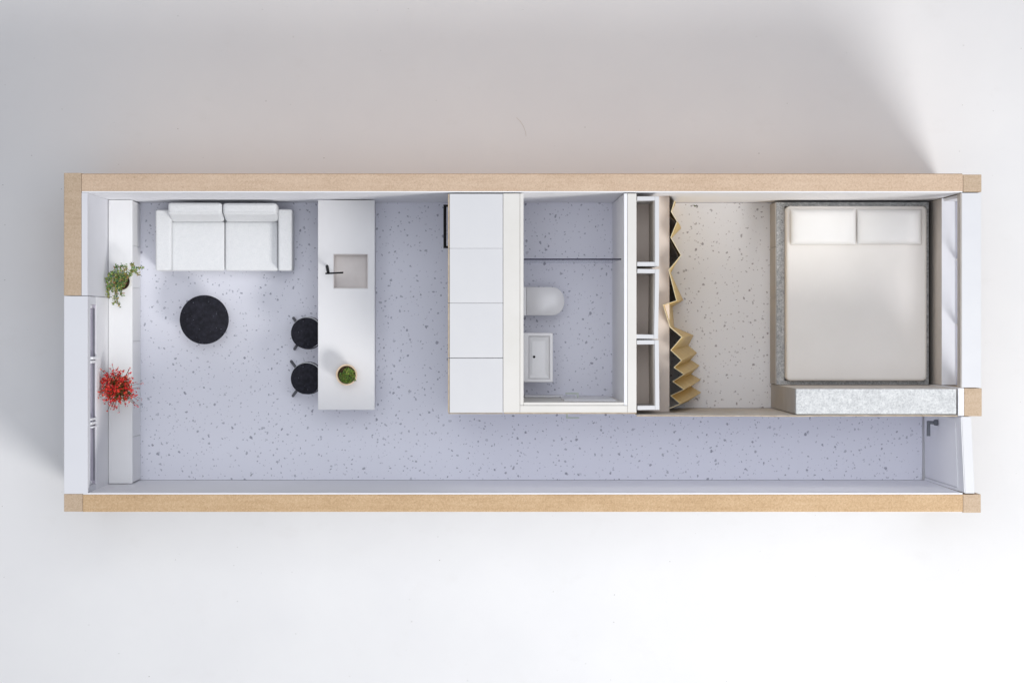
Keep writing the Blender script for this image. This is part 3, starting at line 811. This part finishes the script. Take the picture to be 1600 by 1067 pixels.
# ------------------------------------------------------------------ light
wd = bpy.data.worlds.new('World'); sc.world = wd; wd.use_nodes = True
bg = wd.node_tree.nodes['Background']
tcw = wd.node_tree.nodes.new('ShaderNodeTexCoord'); sepw = wd.node_tree.nodes.new('ShaderNodeSeparateXYZ')
wd.node_tree.links.new(tcw.outputs['Generated'], sepw.inputs[0])
wr = ramp(wd.node_tree, sepw.outputs[2], [(0.0, (0.34, 0.345, 0.36)), (0.4, (0.46, 0.475, 0.51)), (0.75, (0.82, 0.85, 0.93)), (1.0, (0.92, 0.95, 1.0))])
dp = wd.node_tree.nodes.new('ShaderNodeVectorMath'); dp.operation = 'DOT_PRODUCT'
dp.inputs[1].default_value = Vector((-0.42, 0.72, 0.55)).normalized()
wd.node_tree.links.new(tcw.outputs['Generated'], dp.inputs[0])
lobe = mathn(wd.node_tree, 'POWER', mathn(wd.node_tree, 'MAXIMUM', dp.outputs['Value'], 0.0), 4.0)  # added glow from one side, brightens the dim inner wall faces
mxw = wd.node_tree.nodes.new('ShaderNodeMix'); mxw.data_type = 'RGBA'; mxw.blend_type = 'ADD'
wd.node_tree.links.new(lobe, mxw.inputs[0]); wd.node_tree.links.new(wr, mxw.inputs[6]); mxw.inputs[7].default_value = (1.55, 1.66, 1.85, 1)
wd.node_tree.links.new(mxw.outputs[2], bg.inputs[0]); bg.inputs[1].default_value = 0.29
def area(name, loc, target, size, power, color):
    l = bpy.data.lights.new(name, 'AREA'); l.shape = 'DISK'; l.size = size; l.energy = power; l.color = color
    o = bpy.data.objects.new(name, l); col.objects.link(o); o.location = loc
    o.rotation_euler = (Vector(target)-Vector(loc)).to_track_quat('-Z', 'Y').to_euler(); return o
area('softbox', (1.60, -1.68, 2.32), (0.10, 0.0, 0.1), 1.05, 66, (1.0, 0.985, 0.965))
area('overhead_fill', (0.0, 0.3, 4.75), (0.0, 0, 0), 2.6, 76, (0.905, 0.935, 1.0))  # added fill lamp from above, brightens the deep rooms
wf = area('warm_fill', (0.1, 1.9, 0.26), (0.1, 0.22, 0.16), 0.4, 2.0, (1.0, 0.70, 0.45))  # added low lamp, makes the back wall throw warm light on the table
wf.data.shape = 'RECTANGLE'; wf.data.size = 1.6; wf.data.size_y = 0.25; wf.data.spread = math.radians(70)

# ------------------------------------------------------------------ camera
cd = bpy.data.cameras.new('Camera'); cam = bpy.data.objects.new('Camera', cd); col.objects.link(cam)
cam.location = (0, 0, D*S); cam.rotation_euler = (0, 0, 0)
cd.sensor_width = 36; cd.lens = 36*D/1600
cd.shift_x = (800-CX)/1600; cd.shift_y = -(533.5-CY)/1600
cd.clip_start = .05; cd.clip_end = 100
sc.camera = cam
for o in bpy.data.objects:
    if '_o' in o: del o['_o']

sc.render.engine = 'CYCLES'
sc.cycles.max_bounces = 10; sc.cycles.diffuse_bounces = 9
sc.view_settings.view_transform = 'Standard'; sc.view_settings.look = 'None'
sc.view_settings.exposure = 0; sc.view_settings.gamma = 1
